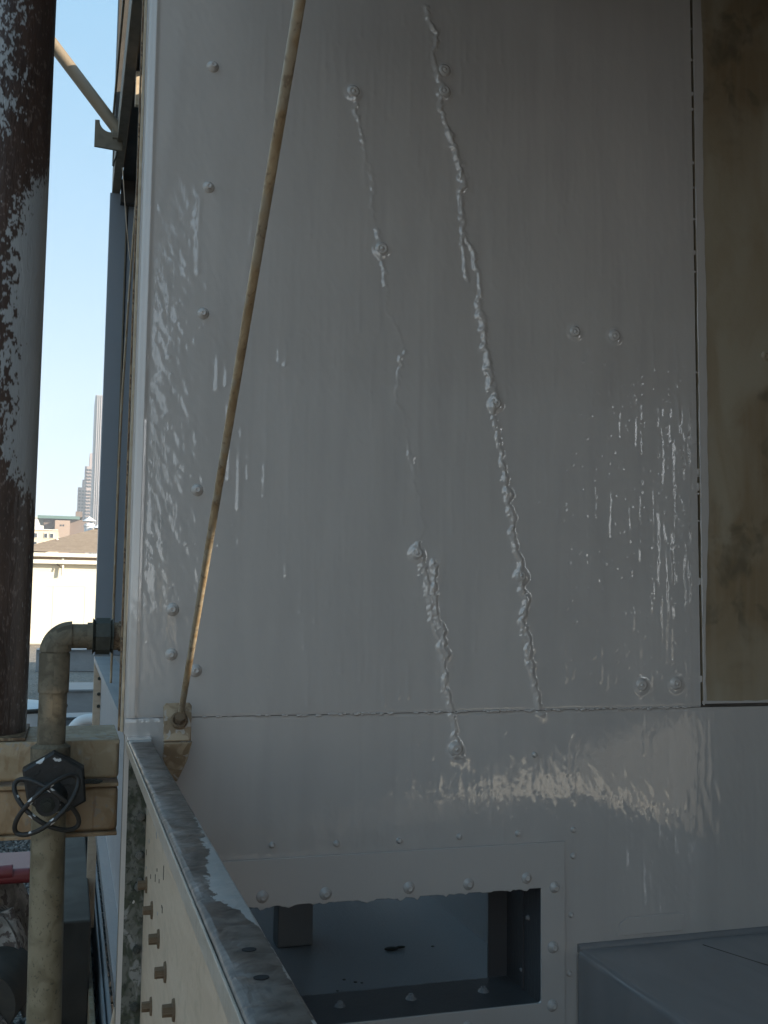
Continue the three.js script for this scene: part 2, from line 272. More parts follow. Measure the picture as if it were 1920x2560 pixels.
function binned(list, r) { const b = []; for (const d of list) for (let k = Math.floor((d[0] - r) / BIN); k <= Math.floor((d[0] + r) / BIN); k++) (b[k] ??= []).push(d); return b; }
{
  const R = rng(43);                                        // faint long runs everywhere, as a roller leaves them on a wall
  for (let i = 0; i < 300; i++) { const x = 0.3 + R() * 1.02, y = 1.6 + R() * 1.4; drips.push([x, y, y - 0.06 - 0.28 * R(), 0.2 + 0.3 * R() * R()]); }
  for (let i = 0; i < 90; i++) { const x = 0.3 + R() * 1.3, y = 1.02 + R() * 0.42; lowDrips.push([x, y, y - 0.06 - 0.16 * R(), 0.08 + 0.16 * R()]); }
}
const dripBins = binned(drips, 0.016), lowBins = binned(lowDrips, 0.016);
const specks = []; { const R = rng(47); for (let i = 0; i < 900; i++) specks.push([0.12 + R() * 1.5, 0.8 + R() * 2.3, 0.0009 + 0.0016 * R() * R(), 0.0002 + 0.0006 * R() * R()]); for (let i = 0; i < 240; i++) specks.push([1.0 + R() * 0.32, 1.5 + R() * 0.7, 0.001 + 0.0014 * R(), 0.0004 + 0.0006 * R()]); }
const speckBins = binned(specks, 0.006);
function speckH(x, y) { const b = speckBins[Math.floor(x / BIN)]; let h = 0; if (b) for (const p of b) { const dy = y - p[1]; if (dy > 0.01 || dy < -0.01) continue; const dx = x - p[0], q = (dx * dx + dy * dy * 0.6) / (p[2] * p[2]); if (q < 9) h += p[3] * Math.exp(-q); } return h; }
function dripH(bins, x, y) {
  let h = 0; const list = bins[Math.floor(x / BIN)]; if (!list) return 0;
  for (const d of list) {
    if (y > d[1] + 0.01 || y < d[2] - 0.01) continue; const wob = 0.003 * (vnoise(d[0] * 91, y * 22, 331) - 0.5) * 2, dx = x - d[0] - wob; if (Math.abs(dx) > 0.014) continue;
    const t = (d[1] - y) / (d[1] - d[2]), k = d[3] ?? 0.62, env = sstep(t, -0.05, 0.35) * (1 - sstep(t, 0.985, 1.03)), s = 0.0026 + 0.0012 * k;
    h = Math.max(h, k * (0.00035 + 0.00055 * t) * env * (0.6 + 0.8 * vnoise(d[0] * 57, y * 60, 333)) * Math.exp(-dx * dx / (2 * s * s)));
    const e = Math.hypot(dx, (y - d[2]) * 0.7); h = Math.max(h, k * 0.0012 * Math.exp(-e * e / (2 * 0.003 ** 2)));
  }
  return h;
}
function waves(x, y) {                                     // trowel and roller waviness that breaks up the mirror image
  const d = x + 0.35 * y;
  const brush = 1 + 1.3 * (1 - sstep(x, 0.18, 0.3)) + 0.5 * (1 - sstep(y, 1.2, 1.42));
  return 0.00022 * fbm(d * 60, y * 24, 341, 2) + 0.00014 * vnoise(x * 7, y * 5, 347) + 0.00007 * vnoise(x * 120, y * 12, 353) + brush * 0.00009 * vnoise(d * 120, y * 52, 359) + brush * 0.00002 * vnoise(d * 90 + 4 * y, y * 160, 363);
}
function sheet(name, x0, x1, y0, y1, step, height, colour, skip, parent) {
  const nx = Math.round((x1 - x0) / step), ny = Math.round((y1 - y0) / step), N = (nx + 1) * (ny + 1);
  const H = new Float32Array(N), P = new Float32Array(N * 3), Nn = new Float32Array(N * 3), U = new Float32Array(N * 2), K = new Float32Array(N * 3), I = [];
  const sx = (x1 - x0) / nx, sy = (y1 - y0) / ny;
  for (let j = 0; j <= ny; j++) for (let i = 0; i <= nx; i++) H[j * (nx + 1) + i] = height(x0 + i * sx, y0 + j * sy);
  for (let j = 0; j <= ny; j++) for (let i = 0; i <= nx; i++) {
    const k = j * (nx + 1) + i, x = x0 + i * sx, y = y0 + j * sy;
    const gx = (H[k + (i < nx ? 1 : 0)] - H[k - (i > 0 ? 1 : 0)]) / (sx * ((i < nx) + (i > 0))), gy = (H[k + (j < ny ? nx + 1 : 0)] - H[k - (j > 0 ? nx + 1 : 0)]) / (sy * ((j < ny) + (j > 0))), l = Math.hypot(gx, gy, 1);
    P.set([x, y, H[k]], 3 * k); Nn.set([-gx / l, -gy / l, 1 / l], 3 * k); U.set([x, y], 2 * k); K.set(colour(x, y, H[k]), 3 * k);
    if (i < nx && j < ny && !(skip && skip(x + sx / 2, y + sy / 2))) I.push(k, k + 1, k + nx + 2, k, k + nx + 2, k + nx + 1);
  }
  const g = new THREE.BufferGeometry();
  g.setAttribute('position', new THREE.BufferAttribute(P, 3)); g.setAttribute('normal', new THREE.BufferAttribute(Nn, 3));
  g.setAttribute('uv', new THREE.BufferAttribute(U, 2)); g.setAttribute('color', new THREE.BufferAttribute(K, 3)); g.setIndex(I);
  return part(name, g, paint, parent);
}
const coat = (x, y) => { const s = 0.94 + 0.12 * fbm(x * 26, y * 3, 361, 3), m = 0.96 + 0.08 * fbm(x * 5, y * 5, 367, 3), k = s * m; return [0.455 * k, 0.415 * k, 0.378 * k]; };

const upperPanel = sheet('upper_panel', 0.1065, 1.3255, 1.4355, 3.5, 0.0028, (x, y) => {
  const e = sstep(x, 0.1065, 0.1125);                       // rolled left edge
  const bead = 0.003 * Math.exp(-(((x - 0.1215) / 0.004) ** 2));
  const foot = sstep(y, 1.4355, 1.4385 + 0.002 * vnoise(x * 90, 1, 371));
  return -0.006 * (1 - e) * (1 - e) + bead + seamH(x, y) + moundH(x, y) + speckH(x, y) + dripH(dripBins, x, y) + waves(x, y) + 0.0012 * (foot - 1) + 0.0015;
}, coat, null, tower);
const lowerPanel = sheet('lower_panel', 0.1065, 1.75, 0.72, 1.4342, 0.0028, (x, y) => {
  const tilt = 0.004 * sstep(y, 1.43, 0.9) * 0;
  return seamH(x, y) * 0.8 + moundH(x, y) + speckH(x, y) + dripH(lowBins, x, y) + waves(x + 3, y) + tilt - 0.0018 * sstep(y, 1.429, 1.4342);
}, coat, (x, y) => x > 0.21 && x < 0.955 && y > 0.835 && y < 1.085, tower);
part('panel_backing', bx(0.1095, 1.75, 1.44, 3.5, -0.05, -0.012), darkSteel, tower);
part('panel_backing', [bx(0.1605, 1.75, 1.18, 1.43, -0.05, -0.006), bx(1.0, 1.75, 0.6, 1.18, -0.05, -0.006)], darkSteel, tower);

// crumbs of caulk along the horizontal seam
{
  const R = rng(401), list = [];
  for (let i = 0; i < 150; i++) {
    const x = 0.22 + 1.1 * Math.pow(R(), 0.7), s = 0.0012 + 0.0022 * R(), g = new THREE.IcosahedronGeometry(s, 1);
    g.scale(1.4 + R(), 0.8, 0.8); g.translate(x, 1.4355 - 0.004 * R() * R() + 0.001, 0.0015); list.push(g);
  }
  tag(part('seam_crumbs', list, paintFlat, tower), null, null, null, 'stuff');
}
// bare weathered sheet at the right, with the grey coat lapping over its edge
const oliveGeo = bx(1.3305, 1.9, 1.4445, 3.5, -0.03, 0.0045, 0.002);
const sidePanel = part('bare_panel', oliveGeo, olive, tower); sidePanel.userData.label = 'weathered unpainted olive brown panel right of the grey one';
{
  const pts = [[1.3302, 1.4442]], R = rng(411);
  for (let y = 1.4442; y <= 3.5; y += 0.012) pts.push([1.3302 + 0.005 + (0.010 + 0.010 * fbm(2, y * 3, 413, 4)) * sstep(y, 1.55, 1.9) + 0.004 * fbm(7, y * 45, 417, 4), y]);
  pts.push([1.3302, 3.5]);
  const g = plate(pts, 0.0014, [], 0.0004); g.translate(0, 0, 0.0046); part('paint_overlap', g, paintFlat, tower);
  const lp = [[1.327, 1.4425], [1.95, 1.4425], [1.95, 1.4475]]; for (let x = 1.93; x > 1.34; x -= 0.012) lp.push([x, 1.4465 + 0.004 * fbm(x * 30, 3, 419, 3)]); lp.push([1.327, 1.449]);
  const g2 = plate(lp, 0.0016, [], 0.0004); g2.translate(0, 0, 0.0046); part('paint_overlap', g2, paintFlat, tower);
  // bead of paint down the joint, with the open gap left of it
  const b = []; for (let y = 1.44; y < 3.46; y += 0.02) b.push([1.3318 + 0.0012 * (fbm(3, y * 40, 421, 3) - 0.5) * 2, y, 0.0045]);
  part('paint_bead', tube(b, 0.0019, 420, 6), paintFlat, tower);
  for (let i = 0; i < 26; i++) { const y = 1.46 + 1.55 * R(), l = 0.004 + 0.05 * R() * R() * R(); if (i > 17) continue; part('gap_filler', bx(1.3252, 1.3308, y, y + l, -0.004, 0.0012 + 0.001 * R(), 0.0009), paintFlat, tower); }
}

// bolts under paint
const domeBolt = (() => {                                    // dome washer with a small screw head
  const p = [[0, .0088], [.0022, .0088], [.0027, .0098], [.005, .0096], [.0058, .0084], [.0062, .006], [.009, .0045], [.0108, .0022], [.0118, 0.0006], [.0124, -0.001]];
  const g = new THREE.LatheGeometry(p.reverse().map((q) => new THREE.Vector2(...q)), 24); g.rotateX(Math.PI / 2); return g;
})();
const ringBolt = (() => {
  const p = [[0, .0072], [.0026, .0072], [.0034, .006], [.0044, .0052], [.0066, .0050], [.0078, .0056], [.0098, .0054], [.0112, .0042], [.0128, .0024], [.0148, 0.0012], [.0165, -0.001]];
  const g = new THREE.LatheGeometry(p.reverse().map((q) => new THREE.Vector2(...q)), 28); g.rotateX(Math.PI / 2); return g;
})();
const smallBolt = (() => { const p = [[0, .006], [.003, .006], [.0042, .0048], [.0046, .002], [.0062, .001], [.0066, -0.001]]; const g = new THREE.LatheGeometry(p.reverse().map((q) => new THREE.Vector2(...q)), 16); g.rotateX(Math.PI / 2); return g; })();
function bolts(list, geo, parent, z = 0, m = paintFlat, s = 1) {
  for (const [x, y] of list) { const b = part('bolt', geo, m, parent); b.position.set(x, y, z); b.rotation.z = rand() * 6; b.rotation.x = (rand() - 0.5) * 0.16; b.rotation.y = (rand() - 0.5) * 0.16; b.scale.setScalar(s * (0.95 + 0.1 * rand())); }
}
bolts([[.234, 2.711], [.232, 2.463], [.228, 2.209], [.226, 1.864], [.186, 1.636], [.186, 1.552], [.232, 1.522]], domeBolt, upperPanel, 0.0018);
bolts([[.523, 2.704], [.588, 2.378], [.67, 1.754], [.722, 2.737], [.722, 2.783], [.841, 2.073], [.899, 1.712], [1.026, 2.243], [1.122, 2.242], [1.18, 1.484], [1.265, 1.486]], ringBolt, upperPanel, 0.0024, paintFlat, 0.92);
bolts([[.757, 1.361]], ringBolt, lowerPanel, 0.002);
bolts([[.385, 1.192], [.512, 1.188], [.639, 1.187], [.765, 1.188], [.893, 1.188], [1.018, 1.189], [1.017, 1.136], [1.012, 1.018], [1.007, .902], [.93, 1.345]], smallBolt, lowerPanel, 0.0006);
bolts([[1.51, 2.227]], ringBolt, sidePanel, 0.0045, olive, 0.8);

// opening: a lapped frame plate, the duct throat behind it, and the trough seen through it
{
  const ragged = []; for (let x = 0.94; x >= 0.215; x -= 0.006) ragged.push([x, 1.0775 - 0.004 * Math.max(0, fbm(x * 90, 4, 431, 2) - 0.45) * 4 + 0.004 * (0.94 - x) / 0.72]);
  const g = plate([[0.19, 0.795], [0.985, 0.795], [0.995, 0.805], [0.996, 1.168], [0.19, 1.168]], 0.006, [[[0.215, 0.852], [0.938, 0.852], [0.9412, 0.855], [0.942, 0.86], [0.942, 1.0775], ...ragged.slice(1)].reverse()], 0.0012);
  g.translate(0, 0, 0.001); const frame = part('opening_frame', g, paintFlat, tower);
  bolts([[.368, 1.099], [.49, 1.097], [.658, 1.097], [.783, 1.096], [.909, 1.1], [.972, 1.077], [.968, .959], [.966, .845], [.782, .822], [.6, .822]], domeBolt, frame, 0.0065, paintFlat, 1.0);
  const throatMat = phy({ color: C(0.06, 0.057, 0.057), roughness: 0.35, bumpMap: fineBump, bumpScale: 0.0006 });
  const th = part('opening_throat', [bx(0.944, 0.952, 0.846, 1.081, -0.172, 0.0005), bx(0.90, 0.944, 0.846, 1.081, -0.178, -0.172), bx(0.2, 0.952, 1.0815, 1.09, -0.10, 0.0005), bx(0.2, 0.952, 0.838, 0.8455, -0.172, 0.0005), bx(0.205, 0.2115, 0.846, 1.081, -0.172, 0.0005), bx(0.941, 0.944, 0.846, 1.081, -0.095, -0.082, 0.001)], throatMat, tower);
  for (const [x, y, z] of [[.9435, 1.0, -.06], [.9435, .885, -.09]]) { const b = part('bolt', smallBolt, paintDull, th); b.position.set(x, y, z); b.rotation.y = -Math.PI / 2; }
  for (const [x, z] of [[.86, -.1], [.7, -.1], [.55, -.1]]) { const b = part('bolt', domeBolt, paintDull, th); b.position.set(x, .8455, z); b.rotation.x = -Math.PI / 2; }
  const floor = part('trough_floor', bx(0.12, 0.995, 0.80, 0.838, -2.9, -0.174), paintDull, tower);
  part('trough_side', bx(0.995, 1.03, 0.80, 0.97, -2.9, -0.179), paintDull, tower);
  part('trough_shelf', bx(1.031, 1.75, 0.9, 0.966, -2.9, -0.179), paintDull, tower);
  part('interior_post', bx(0.50, 0.585, 0.8385, 1.05, -0.56, -0.5, 0.003), std({ color: C(0.15, 0.148, 0.145), roughness: 0.5 }), tower);
  const leaf = new THREE.SphereGeometry(0.018, 14, 8); leaf.scale(1, 0.2, 0.6); leaf.translate(0.0, 0.003, 0); const stalk = new THREE.SphereGeometry(0.006, 8, 6); stalk.scale(2.2, 0.5, 0.8); stalk.translate(0.022, 0.004, -0.002);
  const lf = part('dead_leaf', [leaf, stalk], std({ color: C(0.02, 0.014, 0.008), roughness: 0.9 })); lf.position.set(0.757, 0.8385, -0.42); tag(lf, 'dark curled dead leaf lying on the trough floor inside the opening', 'leaf');
  const R = rng(441); for (const [x, z] of [[.60, -.26], [.62, -.24], [.632, -.232], [.57, -.2], [.86, -.42]]) { const s = new THREE.SphereGeometry(0.0028 + 0.002 * R(), 8, 6); s.scale(1, 0.4, 1); s.translate(x, 0.8387, z); part('paint_fleck', s, darkSteel, floor); }
}
const boxPaint = phy({ map: tex(512, 512, (u, v) => { const k = (0.9 + 0.25 * fbm(u * 10, v * 3, 621, 4, 10, 3)) * 1; return [0.23 * k, 0.224 * k, 0.222 * k]; }, 1.2, 1.2), roughness: 0.2, ior: 1.7, bumpMap: tex(512, 512, (u, v) => 0.7 * fbm(u * 40, v * 9, 631, 4, 40, 9) + 0.3 * fbm(u * 6, v * 6, 633, 2, 6, 6), 1.2, 1.2), bumpScale: 0.0007 });
// ledge box and basin floor at lower right
part('sump_box', bx(1.022, 1.9, 0.5, 0.951, 0.0005, 1.6, 0.014), boxPaint, tower);
part('wall_fillet', rod([1.026, 0.951, 0.003], [1.9, 0.9525, 0.003], 0.009, 12), paintDull, tower);
part('basin_front_wall', bx(0.165, 2.0, 0.5, 0.85, 1.7, 1.74), darkSteel, tower);
part('basin_floor', bx(0.145, 1.0215, 0.74, 0.794, 0.002, 1.6), paintDull, tower);
part('lap_patch', (() => { const g = plate([[1.115, 0.968], [1.27, 0.968], [1.275, 1.0], [1.262, 1.005], [1.14, 1.004], [1.122, 0.992]], 0.0035, [], 0.001); g.translate(0, 0, 0.001); return g; })(), paintFlat, tower);
part('weld_crack', tube([[1.29, .951, 0.05], [1.33, .951, 0.16], [1.355, .952, 0.23], [1.40, .952, 0.42]], 0.0012, 24, 5), darkSteel, tower);

// rim channel, outer basin wall and the bolted corner flange
{
  const L0 = 0.004, L1 = 1.75, s = new THREE.Shape();
  s.moveTo(0.111, 1.38); s.lineTo(0.111, 1.3935); s.quadraticCurveTo(0.1112, 1.4, 0.1175, 1.4); s.lineTo(0.148, 1.4); s.quadraticCurveTo(0.1525, 1.4, 0.1528, 1.3945); s.lineTo(0.1528, 1.3945); s.lineTo(0.1498, 1.3945); s.lineTo(0.1498, 1.396); s.lineTo(0.1145, 1.396); s.lineTo(0.1145, 1.38); s.closePath();
  const g = new THREE.ExtrudeGeometry(s, { depth: L1 - L0, steps: 60, bevelEnabled: false, curveSegments: 8 }); g.translate(0, 0, L0);
  const c = toCreasedNormals(g, 0.6), p = c.attributes.position, uv = c.attributes.uv;
  for (let i = 0; i < p.count; i++) {
    const z = p.getZ(i), x = p.getX(i), d = 0.0011 * (fbm(x * 30, z * 38, 451, 3) - 0.5); if (p.getY(i) > 1.385) p.setXYZ(i, x + d, p.getY(i) + d * 0.6, z);
    uv.setXY(i, (x - 0.111) / 0.042, (z - L0) / 1.45);
  }
  c.computeVertexNormals();
  const rim = part('rim_channel', toCreasedNormals(c, 0.6), rimTopMat, tower); rim.userData.label = 'galvanised rim flange with peeling grey paint';
  part('rim_lip', bx(0.1085, 0.1109, 1.378, 1.3965, L0, L1, 0.0009), rimLip, tower);
  for (const [x, z] of [[0.1335, 1.228], [0.1322, 1.286]]) { const h = new THREE.CylinderGeometry(0.0042, 0.0042, 0.0016, 16); h.scale(1.3, 1, 1); const b = part('bolt_hole', h, gap, rim); b.position.set(x, 1.3997, z); }
  part('rim_end_patch', bx(0.1095, 0.1535, 1.397, 1.4025, 0.0015, 0.034, 0.002), paintFlat, tower);
  const wall = part('basin_wall', bx(0.1495, 0.1518, 0.5, 1.3945, 0.001, 1.75), cream, tower); wall.userData.label = 'cream painted outer basin wall with a row of bolts';
  const bolt = mergeGeometries([new THREE.CylinderGeometry(0.0135, 0.0145, 0.0028, 20).toNonIndexed(), (() => { const h = new THREE.CylinderGeometry(0.0078, 0.0082, 0.013, 6); h.translate(0, 0.0078, 0); return toCreasedNormals(h.toNonIndexed(), 0.3); })()]); bolt.rotateZ(Math.PI / 2);
  for (const [y, z] of [[1.15, .066], [1.143, .198], [1.138, .334], [1.128, .453], [1.123, .582], [1.118, .73], [1.004, .237], [1.02, .40], [1.0, .56]]) { const b = part('bolt', bolt, rust, wall); b.position.set(0.148, y, z); b.rotation.x = rand() * 3; }
  const R = rng(457); for (let i = 0; i < 16; i++) { const y = 1.16 + 0.14 * R() - 0.05 * (i % 3), z = 0.03 + 0.4 * R(), l = 0.004 + 0.02 * R() * R(); part('paint_chip', bx(0.1487, 0.1496, y, y + l, z, z + 0.0025 + 0.003 * R(), 0.0004), i % 3 ? darkSteel : greyMetal, wall); }
  const fl = part('corner_flange', bx(0.1145, 0.1525, 0.4, 1.379, -0.006, 0.0005, 0.0012), mossy, tower);
  part('flange_gasket', bx(0.1065, 0.1105, 0.4, 1.42, -0.03, -0.005, 0.001), brownSteel, tower);
  part('flange_gap', bx(0.1106, 0.1144, 0.4, 1.4, -0.02, -0.007), gap, tower);
  const nut = (() => { const g = new THREE.CylinderGeometry(0.0085, 0.0095, 0.008, 6); g.translate(0, 0.004, 0); const h = new THREE.CylinderGeometry(0.004, 0.0045, 0.014, 10); h.translate(0, 0.007, 0); return mergeGeometries([g.toNonIndexed(), h.toNonIndexed()]).rotateX(Math.PI / 2); })();
  const limed = std({ map: tex(64, 64, (u, v) => mix3([0.12, 0.11, 0.085], [0.46, 0.43, 0.37], sstep(fbm(u * 6, v * 6, 461, 4, 6, 6), 0.3, 0.7)), 30, 30), roughness: 0.9, bumpMap: grimeBump, bumpScale: 0.004 });
  for (const y of [1.256, 1.187, 1.131, 1.142, 1.02, 0.92]) { const b = part('bolt', nut, y > 1.1 ? limed : mossy, fl); b.position.set(0.1395 + (y === 1.142 ? 0.001 : 0), y, 0.0003); b.rotation.z = rand() * 6; b.scale.setScalar(y === 1.142 ? 0.6 : 0.85); }
  part('edge_gasket', [bx(0.0985, 0.1035, 1.41, 3.5, -0.02, -0.004, 0.0012)], gasket, tower);
  part('edge_gasket', [bx(0.0945, 0.0982, 1.41, 3.5, -0.034, -0.02, 0.001)], rust, tower);
  part('panel_return', bx(0.104, 0.1085, 1.405, 3.5, -0.05, -0.0042, 0.0015), paintFlat, tower);
  // rim, wall and end post on the far side of the panel
  const far = new THREE.Shape(); far.moveTo(0.115, 1.378); far.lineTo(0.115, 1.4); far.lineTo(0.2, 1.4); far.lineTo(0.2, 1.395); far.lineTo(0.12, 1.395); far.lineTo(0.12, 1.378); far.closePath();
  const fr = new THREE.ExtrudeGeometry(far, { depth: 2.9, bevelEnabled: false }); fr.translate(0, 0, -2.94); metreUV(fr);
  part('far_rim', toCreasedNormals(fr, 0.5), greyMetal, tower);
  part('far_basin_wall', bx(0.15, 0.156, 0.78, 1.377, -2.93, -0.03), paleGrey, tower);
  const ep = part('end_post', [bx(0.117, 0.156, 0.2, 1.401, -2.965, -2.943, 0.002)], cream, tower);
  for (const y of [1.3, 1.23, 1.175, 1.055]) { const b = part('bolt', nut, bronze, ep); b.position.set(0.142, y, -2.943); b.scale.setScalar(0.9); }
}
// far end panel, overhead beam and upper deck
{
  const e = part('end_panel', bx(0.113, 1.75, 1.402, 3.58, -2.99, -2.951, 0.004), phy({ color: C(0.2, 0.225, 0.25), roughness: 0.3, ior: 1.5 }), tower); e.userData.label = 'blue grey panel at the far end';
  part('end_panel_joint', bx(0.188, 0.194, 1.402, 3.55, -2.951, -2.945), brownSteel, tower);
  part('end_panel_joint', bx(0.1945, 0.199, 1.402, 3.55, -2.951, -2.948), gap, tower);
  part('overhead_beam', [bx(0.1215, 0.160, 3.585, 3.62, -2.99, 0.3, 0.003), bx(0.1215, 0.127, 3.62, 3.72, -2.99, 0.3, 0.002)], brownSteel, tower);
  part('overhead_rail', [bx(0.103, 0.112, 3.80, 3.825, -2.96, 0.2, 0.003)], brownSteel, tower);
  part('deck_post', bx(0.118, 0.30, 3.722, 5.4, -2.98, -2.72), darkSteel, tower);
  part('deck_parapet', bx(0.15, 0.22, 3.74, 3.975, -2.71, 0.0), darkSteel, tower);
  const s = new THREE.Shape([[0.165, -2.99], [0.165, 2.6], [1.0, 3.4], [1.0, 6.8], [9, 6.8], [9, -2.99]].map((q) => new THREE.Vector2(q[0], -q[1])));
  s.holes.push(new THREE.Path([[4.705, 4.445], [4.755, 4.283], [5.245, 4.431], [5.195, 4.593]].map((q) => new THREE.Vector2(q[0], -q[1]))));
  s.holes.push(new THREE.Path([[0.34, -1.66], [0.60, -1.66], [0.60, -1.40], [0.34, -1.40]].map((q) => new THREE.Vector2(q[0], -q[1]))));
  const g = new THREE.ExtrudeGeometry(s, { depth: 0.008, bevelEnabled: false }); g.rotateX(-Math.PI / 2); g.translate(0, 3.63, 0); metreUV(g);
  part('upper_deck', g, darkSteel, tower);
  part('deck_header', bx(0.161, 1.75, 3.52, 3.629, -2.945, -2.90), darkSteel, tower); part('deck_joist', bx(0.5, 0.56, 3.45, 3.629, -2.89, -0.06), darkSteel, tower);
  const h = part('sunlit_bracket', bx(0.161, 0.2, 3.45, 3.58, -1.77, -1.75, 0.003), gasket, tower); h.userData.label = 'pale bracket under the deck';
}

// ------------------------------------------------------------------ tie rod and its clip
{
  const t = thing('tie_rod', 'long rusty tie rod slanting across the grey panel from a clip on the rim', 'tie rod', [0.203, 1.4, 0.03]);
  const o = t.position, loc = (p) => [p[0] - o.x, p[1] - o.y, p[2] - o.z];
  part('rod', rod(loc([0.203, 1.432, 0.024]), loc([0.1775, 2.69, 1.719]), 0.0058, 16), tieRodMat, t);
  const dir = V(-0.0255, 1.258, 1.695).normalize();
  const cp = [[-0.0245, -0.034], [0.0245, -0.034], [0.0255, 0.03], [0.021, 0.036], [-0.021, 0.036], [-0.0255, 0.03]];
  const pl = plate(cp, 0.006, [], 0.0012); pl.translate(0, 0, -0.006);
  pl.applyQuaternion(new THREE.Quaternion().setFromUnitVectors(V(0, 0, 1), V(-0.1, 0.35, 1).normalize())); pl.translate(...loc([0.196, 1.432, 0.052])); part('clip_plate', metreUV(pl), clipMat, t);
  const leg = plate([[-0.0255, 0], [0.0255, 0], [0.019, -0.035], [0.003, -0.078], [-0.006, -0.078], [-0.0255, -0.03]], 0.006, [], 0.001); leg.rotateX(0.35); leg.translate(...loc([0.197, 1.3985, 0.058])); part('clip_leg', metreUV(leg), clipMat, t);
  const q = new THREE.Quaternion().setFromUnitVectors(V(0, 1, 0), dir), c = loc([0.201, 1.44, 0.045]);
  const w = new THREE.TorusGeometry(0.0125, 0.0032, 8, 22); w.rotateX(Math.PI / 2); w.applyQuaternion(new THREE.Quaternion().setFromUnitVectors(V(0, 1, 0), V(-0.05, 0.35, 1).normalize())); w.translate(c[0] - 0.002, c[1] - 0.004, c[2] + 0.010); part('washer', w, rust, t);
  const n = new THREE.CylinderGeometry(0.0098, 0.0105, 0.012, 6); n.applyQuaternion(q); n.translate(c[0] - 0.001, c[1], c[2] + 0.013); part('nut', toCreasedNormals(n.toNonIndexed(), 0.3), rust, t);
  // the same kind of thin brace farther in
  tag(part('brace_cable', tube([[.186, 3.4, -1.2], [.165, 3.155, -1.2], [.144, 2.71, -1.2], [.133, 2.38, -1.2], [.129, 2.237, -1.2], [.126, 1.921, -1.2], [.1255, 1.745, -1.2], [.125, 1.41, -1.2]], 0.0035, 60, 8), beamTan), 'thin tan rod running up beside the left edge of the grey panel', 'rod');
  tag(part('wire', tube([[.107, 2.98, -1.2], [.124, 2.81, -1.2], [.139, 2.69, -1.2]], 0.0016, 20, 6), cream), 'short thin pale wire hanging left of the tan rod', 'wire');
}

// ------------------------------------------------------------------ steel column on its beam
{
  const r = 0.115, h = 3.2, g = new THREE.CylinderGeometry(r, r, h, 64, 1, true); g.translate(0, h / 2, 0);
  // u = 0 at the right-hand silhouette, growing towards the camera and to the left
  const p = g.attributes.position, uv = g.attributes.uv;
  for (let i = 0; i < p.count; i++) { let a = Math.atan2(p.getZ(i), p.getX(i)) / (2 * Math.PI); if (a < -1e-6) a += 1; if (uv.getX(i) < 0.01 && a < 0.3) a += 0; uv.setXY(i, a, p.getY(i) / h); }
  const g2 = g.toNonIndexed(), u2 = g2.attributes.uv; for (let i = 0; i < u2.count; i += 3) { const m = Math.max(u2.getX(i), u2.getX(i + 1), u2.getX(i + 2)); for (let k = 0; k < 3; k++) if (m - u2.getX(i + k) > 0.5) u2.setX(i + k, u2.getX(i + k) + 1); }
  const c = thing('steel_column', 'rusted round steel column with flaking pale paint at the left edge', 'column', [-0.191, 1.377, -0.3]);
  part('shaft', g2, columnMat, c);
  part('base_plate', bx(-0.13, 0.118, 0, 0.006, -0.12, 0.125, 0.001), rust, c);
  const b = thing('support_beam', 'rust stained tan double channel beam behind the valve', 'beam', [-0.6, 1.19, -0.17]);
  part('upper_channel', [bx(-0.6, 0.706, 0.109, 0.185, -0.03, 0.0, 0.009), bx(-0.6, 0.706, 0.176, 0.1855, -0.26, 0.0, 0.0025)], beamTan, b);
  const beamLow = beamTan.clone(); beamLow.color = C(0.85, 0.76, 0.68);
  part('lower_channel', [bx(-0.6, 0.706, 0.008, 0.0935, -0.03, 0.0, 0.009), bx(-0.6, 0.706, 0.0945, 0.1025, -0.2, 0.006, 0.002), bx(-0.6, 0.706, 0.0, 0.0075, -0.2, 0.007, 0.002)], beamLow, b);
  part('dirt_crust', (() => { const R = rng(501), l = []; for (let i = 0; i < 40; i++) { const s = new THREE.IcosahedronGeometry(0.003 + 0.004 * R(), 0); s.scale(1.6, 0.7, 0.8); s.translate(0.615 + 0.055 * R(), 0.1035 + 0.003 * R(), 0.004); l.push(s); } return l; })(), mossy, b).userData.kind = 'stuff';
}

